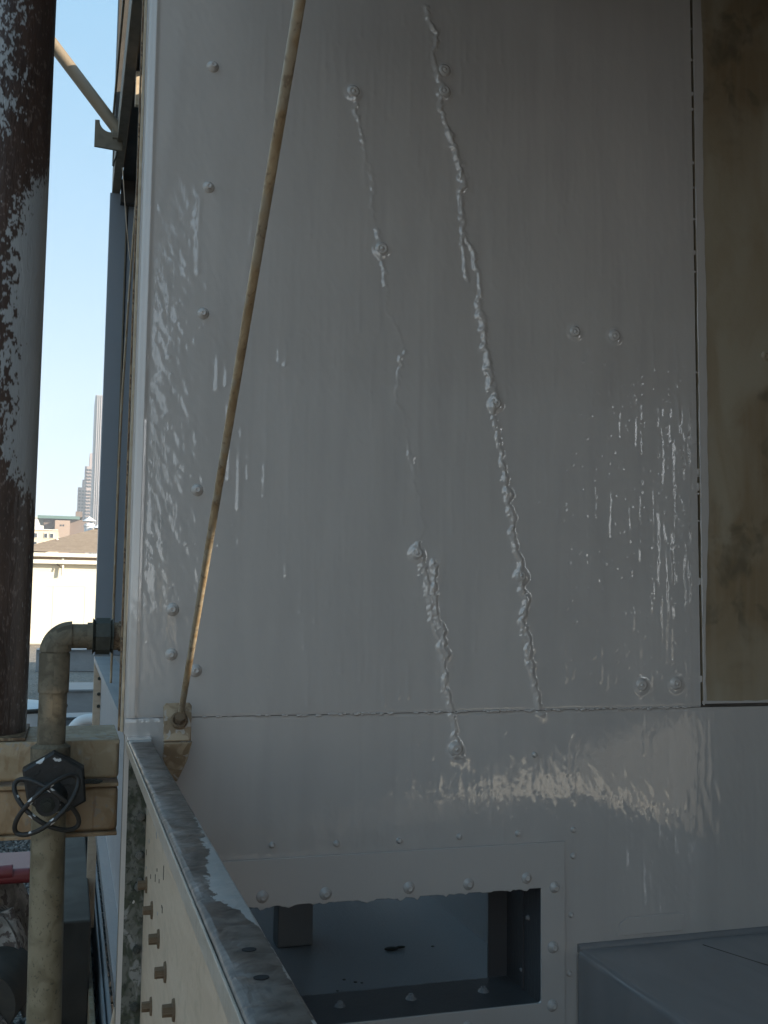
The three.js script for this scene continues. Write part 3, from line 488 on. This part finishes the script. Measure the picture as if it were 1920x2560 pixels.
// ------------------------------------------------------------------ water pipe with valve
{
  const p = thing('water_pipe', 'corroded vertical water pipe with elbow, union and gate valve beside the tower', 'pipe', [-0.012, 0, -0.115]);
  part('lower_pipe', rod([0.008, 0, 0], [-0.012, 1.29, 0], 0.0315, 28), pipeLight, p);
  part('coupling', [rod([-0.012, 1.34, 0], [-0.0125, 1.372, 0], 0.0365, 28), rod([-0.0125, 1.372, 0], [-0.0125, 1.378, 0], 0.0365, 28, 0.028)], pipeDark, p);
  part('riser', [rod([-0.0125, 1.30, 0], [-0.0115, 1.562, 0], 0.026, 28), rod([-0.0118, 1.475, 0], [-0.0116, 1.55, 0], 0.0285, 28)], pipeDark, p);
  const el = new THREE.TorusGeometry(0.03, 0.0285, 18, 20, Math.PI / 2); el.rotateZ(Math.PI / 2); el.translate(0.0185, 1.552, 0); part('elbow', metreUV(el), pipeDark, p);
  part('cross_pipe', [rod([0.0185, 1.582, 0], [0.2, 1.582, 0], 0.0235, 24), rod([0.047, 1.582, 0], [0.062, 1.582, 0], 0.0265, 24)], pipeDark, p);
  const un = part('union', (() => { const a = new THREE.CylinderGeometry(0.0355, 0.0355, 0.027, 8); const b = new THREE.CylinderGeometry(0.029, 0.0355, 0.006, 8); b.translate(0, -0.0165, 0); const c = new THREE.CylinderGeometry(0.0355, 0.029, 0.006, 8); c.translate(0, 0.0165, 0); const m = mergeGeometries([a.toNonIndexed(), b.toNonIndexed(), c.toNonIndexed()]); m.rotateZ(Math.PI / 2); m.translate(0.0765, 1.582, 0); return metreUV(toCreasedNormals(m, 0.4)); })(), bronze, p);
  part('reducer', (() => { const a = new THREE.CylinderGeometry(0.0295, 0.0295, 0.024, 8); a.rotateZ(Math.PI / 2); a.translate(0.118, 1.582, 0); const b = rod([0.09, 1.582, 0], [0.15, 1.582, 0], 0.027, 20); return [metreUV(toCreasedNormals(a.toNonIndexed(), 0.4)), b]; })(), rust, p);
  // valve: faceted bonnet, packing gland, looped hand wheel
  const hex = []; for (const [a, r] of [[92, .066], [150, .066], [205, .052], [250, .05], [300, .052], [-25, .064], [32, .062]]) hex.push([Math.cos(a * Math.PI / 180) * r, Math.sin(a * Math.PI / 180) * r]);
  const body = plate(hex, 0.05, [], 0.004); body.translate(-0.003, 1.305, 0.012); part('valve_body', body, blackIron, p);
  part('bonnet', rod([-0.008, 1.288, 0.06], [-0.012, 1.286, 0.11], 0.03, 22, 0.022), blackIron, p);
  const hub = rod([-0.012, 1.286, 0.109], [-0.013, 1.286, 0.122], 0.021, 22); const wheel = part('hand_wheel', [tube(ell(37), 0.0043, 72, 9, true), tube(ell(-43, 0.004), 0.0043, 72, 9, true), hub], blackIron, p);
  function ell(deg, dz = 0) { const o = []; for (let k = 0; k < 24; k++) { const a = k / 24 * 2 * Math.PI, x = 0.068 * Math.cos(a), y = 0.0265 * Math.sin(a), r = -deg * Math.PI / 180; o.push([-0.014 + x * Math.cos(r) - y * Math.sin(r), 1.286 + x * Math.sin(r) + y * Math.cos(r), 0.128 + dz - 0.012 * Math.cos(2 * a)]); } return o; }
  part('wheel_nut', (() => { const n = new THREE.CylinderGeometry(0.0085, 0.0085, 0.01, 6); n.rotateX(Math.PI / 2); n.translate(-0.013, 1.286, 0.127); const w = new THREE.CylinderGeometry(0.013, 0.013, 0.004, 20); w.rotateX(Math.PI / 2); w.translate(-0.013, 1.286, 0.1235); return [toCreasedNormals(n.toNonIndexed(), 0.3), w]; })(), bronze, wheel);
}

// ------------------------------------------------------------------ brace pipe and notched bracket up at the deck
{
  const b = thing('brace_pipe', 'tan brace pipe slanting down from the column to the deck beam against the sky', 'brace', [0.13, 3.63, -2.4]);
  part('pipe', rod([0, 0, 0], [-0.66, 0.80, 0], 0.026, 20), std({ color: C(0.2, 0.155, 0.1), roughness: 0.55, bumpMap: grimeBump, bumpScale: 0.001 }), b);
  part('end_lug', bx(-0.03, 0.02, -0.035, 0.01, -0.02, 0.02, 0.004), brownSteel, b);
  const pts = [[0, 0], [0, 0.115], [0.018, 0.117]]; for (let k = 0; k <= 14; k++) { const a = Math.PI + k / 14 * Math.PI * 0.9; pts.push([0.063 + 0.044 * Math.cos(a), 0.113 + 0.044 * Math.sin(a)]); } pts.push([0.115, 0.09], [0.115, -0.006]);
  const h = part('pipe_hanger', plate(pts, 0.012, [], 0.001), brownSteel); h.position.set(0.0285, 3.552, -2.4); tag(h, 'flat brown hanger plate with a round notch below the brace pipe', 'bracket');
  tag(part('hanging_strap', tube([[.122, 3.545, -2.4], [.119, 3.52, -2.4], [.112, 3.50, -2.4], [.11, 3.48, -2.4]], 0.004, 14, 7), darkSteel), 'little dark strap end dangling under the hanger plate', 'strap');
}

// ------------------------------------------------------------------ pump and low things on the roof
{
  const flaky = std({ map: tex(512, 512, (u, v) => { const a = fbm(u * 8, v * 8, 511, 5, 8, 8), b = fbm(u * 30, v * 30, 513, 3, 30, 30); return mix3(mix3([0.17, 0.145, 0.12], [0.33, 0.29, 0.25], sstep(a, 0.35, 0.65)), [0.06, 0.035, 0.025], Math.max(sstep(b, 0.6, 0.72), sstep(a, 0.66, 0.74)) * 0.85); }, 2, 2), roughness: 0.75, bumpMap: grimeBump, bumpScale: 0.004 });
  const red = std({ color: C(0.16, 0.02, 0.02), roughness: 0.45 });
  const p = thing('pump', 'white rust stained pump with a red guard standing on the gravel at lower left', 'pump', [-0.27, 0, -1.9]);
  const vol = new THREE.TorusGeometry(0.2, 0.105, 18, 40); vol.rotateY(Math.PI / 2 - 0.45); vol.translate(0, 0.44, 0); part('volute', metreUV(vol), flaky, p);
  const face = new THREE.CylinderGeometry(0.24, 0.2, 0.12, 36); face.rotateX(Math.PI / 2); face.rotateY(-0.5); face.translate(-0.02, 0.44, 0.03); part('casing_cover', metreUV(face), flaky, p);
  part('suction_flange', [rod([0.12, 0.42, 0.16], [0.06, 0.42, 0.42], 0.1, 26), rod([-0.04, 0.26, 0.42], [-0.06, 0.26, 0.47], 0.2, 32)], darkSteel, p);
  part('flange_ring', (() => { const t = new THREE.TorusGeometry(0.2, 0.018, 10, 40); t.translate(-0.05, 0.26, 0.44); return metreUV(t); })(), flaky, p);
  part('outlet', [rod([-0.1, 0.5, -0.1], [-0.1, 0.86, -0.1], 0.085, 24)], darkSteel, p);
  part('red_guard', [bx(-0.6, 0.19, 0.70, 0.75, -0.16, 0.12, 0.02), rod([-0.6, 0.70, 0.1], [0.12, 0.74, 0.1], 0.025, 14)], red, p);
  part('base', bx(-0.4, 0.2, 0, 0.1, -0.25, 0.3, 0.01), darkSteel, p);
  part('rib', rod([0.1, 0.62, 0.12], [0.2, 0.3, 0.18], 0.03, 12), flaky, p); part('rib', rod([-0.1, 0.64, 0.16], [0.06, 0.3, 0.26], 0.03, 12), flaky, p);
}
for (const [x0, x1, h, m, name, label] of [[0.137, 0.158, 0.16, beamTan, 'angle_rail', 'leftmost of the tan rails running along the roof under the basin'], [0.188, 0.2, 0.2, greyMetal, 'pipe_rail', 'grey steel rail running along the roof, middle one under the basin'], [0.206, 0.224, 0.21, greyMetal, 'pipe_rail', 'pale edged grey rail, rightmost of those under the basin']])
  tag(part(name, [bx(x0 * (1.65 - h) / 1.65, x1 * (1.65 - h) / 1.65, h - 0.02, h, -6.0, 0.4, 0.004), bx(x0 * (1.65 - h) / 1.65, x0 * (1.65 - h) / 1.65 + 0.006, 0.0, h - 0.021, -6.0, 0.4)], m), label, 'rail');
tag(part('duct_box', [bx(-0.1, 0.125, 0.004, 0.42, -5.9, -2.3, 0.01)], std({ map: tex(128, 128, (u, v) => mix3([0.05, 0.04, 0.03], [0.1, 0.085, 0.068], fbm(u * 8, v * 8, 521, 4, 8, 8))), roughness: 0.95 })), 'low brown metal trough standing on gravel behind the lower pipe', 'duct');
tag(part('roof_membrane', bx(0.235, 1.2, 0.0, 0.012, -6.1, -0.6), std({ map: tex(256, 256, (u, v) => mix3([0.018, 0.022, 0.022], [0.05, 0.055, 0.055], fbm(u * 20, v * 20, 523, 5, 20, 20)), 2, 2), roughness: 0.5, bumpMap: grimeBump, bumpScale: 0.01 })), 'dark sheet of roofing laid under the basin', 'roofing', null, 'structure');
{ const R = rng(531); for (let i = 0; i < 7; i++) { const s = new THREE.IcosahedronGeometry(0.012 + 0.012 * R(), 0); s.scale(1.5, 0.3, 1); const z = -5.2 + 0.55 * i; const o = part('paper_scrap', s, cream); o.position.set(0.26 + 0.07 * R(), 0.02, z); o.rotation.y = R() * 3; tag(o, ['small pale scrap on the dark roofing, farthest of its row', 'small pale scrap on the dark roofing, second farthest', 'small pale scrap on the dark roofing, third from the far end', 'small pale scrap halfway along the dark roofing', 'small pale scrap on the dark roofing, third from the near end', 'small pale scrap on the dark roofing, second nearest', 'small pale scrap on the dark roofing, nearest of its row'][i], 'litter', 'scraps on the dark roofing'); } }
tag(part('concrete_kerb', bx(0.33, 1.3, 0.012, 0.10, -6.1, -3.2, 0.01), paleGrey), 'pale concrete kerb beside the dark roofing under the basin', 'kerb');
{ const w = part('wood_shim', plate([[0, 0], [0.012, 0.18], [0.02, 0.225], [0.03, 0.2], [0.038, 0]], 0.02, [], 0.002), std({ color: C(0.42, 0.29, 0.13), roughness: 0.7 })); w.position.set(0.19, 0.28, -1.55); w.rotation.z = 0.04; tag(w, 'pointed yellow wood shim standing upright under the basin', 'shim'); }
tag(part('wood_block', bx(0.2, 0.29, 0.0, 0.3, -1.66, -1.53, 0.006), std({ color: C(0.09, 0.055, 0.03), roughness: 0.8 })), 'dark brown timber block behind the yellow shim', 'block');
{ const w = part('wood_stake', plate([[0, 0], [0.03, 0.16], [0.042, 0.15], [0.05, 0]], 0.02, [], 0.002), cream); w.position.set(0.079, 0.72, -0.12); tag(w, 'pale wooden stake leaning at the foot of the dark flange', 'stake'); }

// grey units farther over the roof
tag(part('roof_duct', [bx(-0.3, 0.9, 0.004, 0.36, -14.9, -13.7, 0.01), bx(-0.33, 0.93, 0.36, 0.39, -15.0, -13.65, 0.006)], greyMetal), 'low grey duct box with a pale lid standing across the gravel', 'duct');
tag(part('service_panel', [bx(-0.16, 0.6, 0.004, 0.70, -7.2, -6.9, 0.01), bx(-0.165, 0.62, 0.702, 0.715, -7.22, -6.88, 0.004)], greyMetal), 'grey sheet metal cabinet standing behind the vertical pipe', 'cabinet');
tag(part('roof_kerb', [bx(-0.7, 3, 0.004, 0.5, -24.2, -23.6, 0.01), bx(-0.7, 3, 0.5, 0.52, -24.3, -23.5, 0.004)], greyMetal), 'long low blue grey kerb at the edge of the sunlit gravel', 'kerb');
tag(part('vent_elbow', tube([[0.02, 0.78, -4.6], [0.03, 0.84, -4.6], [0.06, 0.9, -4.6], [0.10, 0.93, -4.6], [0.2, 0.94, -4.6]], 0.035, 30, 14), whitePaint), 'white curved vent elbow beside the far basin post', 'vent');
{ const t = thing('round_tank', 'white round tank top with a rolled rim behind the column', 'tank', [-0.42, 0, -6.2]); part('shell', rod([0, 0, 0], [0, 0.86, 0], 0.42, 40), whitePaint, t); const r = new THREE.TorusGeometry(0.42, 0.016, 8, 48); r.rotateX(Math.PI / 2); r.translate(0, 0.87, 0); part('rim', metreUV(r), darkSteel, t); const d = new THREE.SphereGeometry(0.42, 32, 10, 0, 6.3, 0, 1.2); d.scale(1, 0.16, 1); d.translate(0, 0.85, 0); part('dome', metreUV(d), whitePaint, t); }

// ------------------------------------------------------------------ buildings beyond the roof
{
  const wallC = std({ map: tex(256, 256, (u, v) => mix3([0.66, 0.6, 0.46], [0.74, 0.68, 0.54], fbm(u * 6, v * 12, 541, 4, 6, 12)), 0.5, 0.5), roughness: 0.8 });
  const trim = std({ color: C(0.72, 0.69, 0.6), roughness: 0.6 }), roofM = std({ map: tex(256, 256, (u, v) => mix3([0.24, 0.17, 0.115], [0.34, 0.255, 0.175], fbm(u * 24, v * 24, 545, 4, 24, 24)), 0.5, 0.5), roughness: 0.85 });
  const h = thing('cream_house', 'cream one storey roof house with brown hipped shingle roof, sunlit', 'house', [0, 0, -39]);
  part('wall', bx(-9, 6, 0.02, 3.2, -8, 0), wallC, h);
  part('base_band', bx(-9.02, 6.02, 0.05, 0.22, -8.02, 0.04, 0.01), trim, h);
  part('eave_board', bx(-9.3, 6.3, 3.28, 3.42, -8.4, 0.42, 0.01), trim, h);
  part('gutter', bx(-9.3, 6.3, 3.02, 3.17, 0.02, 0.34, 0.02), trim, h);
  part('soffit_shadow_board', bx(-9.2, 6.2, 3.18, 3.275, -8.2, 0.16), roofM, h);
  part('downpipe', rod([-0.3, 2.6, 0.2], [-0.3, 3.25, 0.16], 0.05, 10), trim, h); part('pipe_clip', rod([-0.32, 2.88, 0.3], [-0.5, 3.0, 0.1], 0.03, 8), brownSteel, h);
  for (const x of [-3.4, -0.6, 0.55]) part('panel_joint', bx(x, x + 0.02, 0.25, 2.2, 0.001, 0.012), trim, h);
  part('door_head', bx(-3.4, 0.57, 2.2, 2.23, 0.001, 0.014), trim, h);
  // hipped roof, built in courses of shingles so that its edge shows steps
  const cs = []; const N = 13; for (let k = 0; k < N; k++) { const t = k / N, t2 = (k + 1.12) / N, y = 3.43 + t * 1.55, y2 = 3.43 + t2 * 1.55, f = 0.45 - t * 4.4, f2 = 0.45 - t2 * 4.4, l = -2.2 + t * 4.3, l2 = -2.2 + t2 * 4.3, r = 8 - t * 0.5;
    const g = new THREE.BufferGeometry(); const a = [l, y, f], b = [r, y, f], c = [r, y2, f2], d = [l2, y2, f2], e = [l, y, -9], m = [l2, y2, -9];
    g.setAttribute('position', new THREE.Float32BufferAttribute([...a, ...b, ...c, ...a, ...c, ...d, ...a, ...d, ...m, ...a, ...m, ...e].map((v, i) => i % 3 === 1 ? v + (0.03 * (1 - ((v - 3.43) % 0.2) * 0)) : v), 3)); g.computeVertexNormals(); metreUV(g); cs.push(g); }
  for (const g of cs) part('shingle_course', g, roofM, h);
  const lowroof = new THREE.BufferGeometry(); lowroof.setAttribute('position', new THREE.Float32BufferAttribute([-9.3, 3.43, 0.42, -2.2, 3.43, 0.42, -2.2, 3.44, -8, -9.3, 3.43, 0.42, -2.2, 3.44, -8, -9.3, 3.44, -8], 3)); lowroof.computeVertexNormals(); metreUV(lowroof); part('flat_roof', lowroof, roofM, h);
  const vent = new THREE.MeshStandardMaterial({ color: C(0.75, 0.75, 0.74), roughness: 0.35 });
  for (const [x, z, s, label] of [[0.66, -42.4, 1, 'taller white capped roof vent on the brown shingle roof'], [1.05, -41.9, 0.62, 'short white capped roof vent next to the taller one']]) {
    const v = thing('roof_vent', label, 'vent', [x, 4.2, z], 'white vents on the shingle roof');
    part('drum', [rod([0, 0, 0], [0, 0.62 * s, 0], 0.2, 20)], vent, v); part('collar', rod([0, 0.5 * s, 0], [0, 0.53 * s, 0], 0.25, 20), vent, v);
    const c = new THREE.ConeGeometry(0.3, 0.2, 24); c.translate(0, 0.72 * s + 0.1 * s, 0); part('cap', c, vent, v);
  }
  for (const [x, z] of [[-0.05, -40.6], [-0.55, -40.1]]) { const v = part('vent_stub', rod([0, 0, 0], [0, 0.28, 0], 0.05, 10), vent); v.position.set(x, 3.75, z); tag(v, x > -0.3 ? 'thin white vent stub on the brown shingle roof, the one nearer the capped vents' : 'thin white vent stub on the brown shingle roof, the lower one farther left', 'vent', 'vent stubs on the shingle roof'); }

  const glass = std({ color: C(0.05, 0.055, 0.065), roughness: 0.15 });
  function block(name, label, cat, d, x0, x1, y1, m, depth = 12) { const g = thing(name, label, cat, [0, 0, 2 - d]); part('wall', bx(x0, x1, 0.02, y1, -depth, 0), m, g); return g; }
  // d metres ahead of the camera; s metres per photo pixel there
  const tan1 = std({ color: C(0.62, 0.52, 0.38), roughness: 0.85 }), X = (px, d) => (px - 178 - (d > 200 ? (d === 240 ? 16 : 10) : d > 80 ? 6 : 0)) * d / 2600, Y = (py, d) => 1.65 + (1502 - py) * d / 2600;
  { const d = 90, g = block('flat_roofed_building', 'tan flat roofed building with small square windows left of the shingle roof', 'building', d, X(-40, d), X(150, d), Y(1335, d), tan1);
    part('parapet_cap', bx(X(-41, d), X(151, d), Y(1335, d), Y(1333, d), -12.1, 0.1), trim, g);
    for (const [a, b] of [[60, 68], [82, 90], [97, 105], [120, 128], [133, 142]]) for (const [c, e] of [[1342, 1354], [1362, 1373]]) { const w = part('window', bx(X(a, d), X(b, d), Y(e, d), Y(c, d), 0.001, 0.06), trim, g); part('pane', bx(X(a + 1, d), X(b - 1, d), Y(e - 1, d), Y(c + 1, d), 0.061, 0.08), glass, w); } }
  { const d = 150, g = block('pale_building', 'pale sunlit building rising behind the tan one', 'building', d, X(-60, d), X(120, d), Y(1306, d), std({ color: C(0.82, 0.79, 0.7), roughness: 0.8 })); part('parapet_cap', bx(X(-61, d), X(121, d), Y(1306, d), Y(1304, d), -12, 0.3), trim, g); }
  { const d = 130, m = std({ color: C(0.17, 0.125, 0.1), roughness: 0.8 }), g = block('brown_building', 'dark brown building with a green roof fascia', 'building', d, X(118, d), X(215, d), Y(1308, d), m);
    part('fascia', bx(X(104, d), X(200, d), Y(1308, d), Y(1301, d), -12, 0.9), std({ color: C(0.1, 0.17, 0.15), roughness: 0.7 }), g);
    part('bay', bx(X(144, d), X(178, d), 0.02, Y(1312, d), 0, 1.2), std({ color: C(0.34, 0.25, 0.19), roughness: 0.8 }), g);
    for (const px of [156, 162]) part('window', bx(X(px, d), X(px + 3, d), Y(1326, d), Y(1322, d), 1.2, 1.26), glass, g);
    part('roof_house', bx(X(190, d), X(206, d), Y(1300, d), Y(1286, d), -6, -1), m, g); }
  { const d = 260, pink = std({ color: C(0.33, 0.27, 0.26), roughness: 0.7 }), g = thing('stepped_tower', 'pinkish high rise whose roof climbs in steps towards the dark tower', 'building', [0, 0, 2 - d]);
    const st = [[197, 245, 1229], [207, 245, 1210], [212, 245, 1177], [222, 245, 1145], [232, 245, 1138]]; let prev = 0.02;
    for (const [a, b, t] of st) { part('tier', bx(X(a, d), X(b, d), prev, Y(t, d), -10, 0), pink, g); prev = Y(t, d) + 0.001; }
    for (let r = 0; r < 16; r++) for (let c = 0; c < 5; c++) { const px = 199.5 + c * 7, py = 1236 + r * 8; if (py < 1340) part('window', bx(X(px, d), X(px + 4.5, d), Y(py + 4, d), Y(py, d), 0.001, 0.25), glass, g); }
    for (let r = 0; r < 6; r++) for (let c = 0; c < 3; c++) { const py = 1184 + r * 8, px = 214 + c * 7; part('window', bx(X(px, d), X(px + 4.5, d), Y(py + 4, d), Y(py, d), 0.001, 0.25), glass, g); } }
  { const d = 240, slate = std({ color: C(0.15, 0.165, 0.18), roughness: 0.5 }), pier = std({ color: C(0.36, 0.33, 0.33), roughness: 0.6 }), g = thing('striped_tower', 'slim dark blue grey high rise with pale vertical stripes', 'building', [0, 0, 2 - d]);
    part('shaft', bx(X(236, d), X(300, d), 0.02, Y(1001, d), -14, 0), slate, g);
    for (const px of [241, 245.5, 250, 254.5]) part('pier', bx(X(px, d), X(px + 1.7, d), 0.02, Y(1001.5, d), 0.001, 0.5), pier, g); }
}

part('inner_side_wall', bx(2.0, 2.06, 0, 3.62, 0.01, 1.0), darkSteel, tower);
part('deck_fascia', bx(0.2, 0.23, 2.8, 3.628, 0.4, 2.4), darkSteel, tower);
part('deck_girder', bx(0.75, 1.99, 3.12, 3.628, 0.06, 1.0), darkSteel, tower);

// ------------------------------------------------------------------ what stands behind and beside the camera (seen in the gloss, and it shades the place)
tag(part('far_cell', bx(2.0, 8, 0.004, 6.2, -20, -3.4), darkSteel), 'dark row of further tower cells along the roof', 'cooling tower');
tag(part('sunlit_plinth', (() => { const g = plate([[2.35, -4.0], [4.2, -4.75], [4.2, -6.7], [2.35, -5.3]].reverse(), 0.19, [], 0.01); g.rotateX(-Math.PI / 2); g.translate(0, 0.006, 0); return metreUV(g); })(), std({ color: C(0.84, 0.76, 0.64), roughness: 0.8 })), 'pale concrete plinth in the sun behind the viewer', 'plinth');
tag(part('opposite_building', bx(1.55, 10.2, 0.004, 10, 13, 20), std({ color: C(0.13, 0.12, 0.11), roughness: 0.8 })), 'dark building opposite the tower', 'building');

tag(part('low_screen', bx(4.6, 8.9, 0.014, 3.0, 3.9, 4.05), darkSteel), 'dark low screen wall at the right behind the viewer', 'wall');
tag(part('side_screen', bx(9, 9.2, 0.004, 3.4, 1, 8), darkSteel), 'dark screen wall off to the right of the tower', 'wall');
tag(part('roofing_mat', bx(0.35, 12, 0.002, 0.012, 1.8, 12.9), std({ color: C(0.04, 0.04, 0.042), roughness: 0.9 })), 'dark roofing mat spread behind the viewer', 'mat', null, 'structure');

renderer.render(scene, camera);
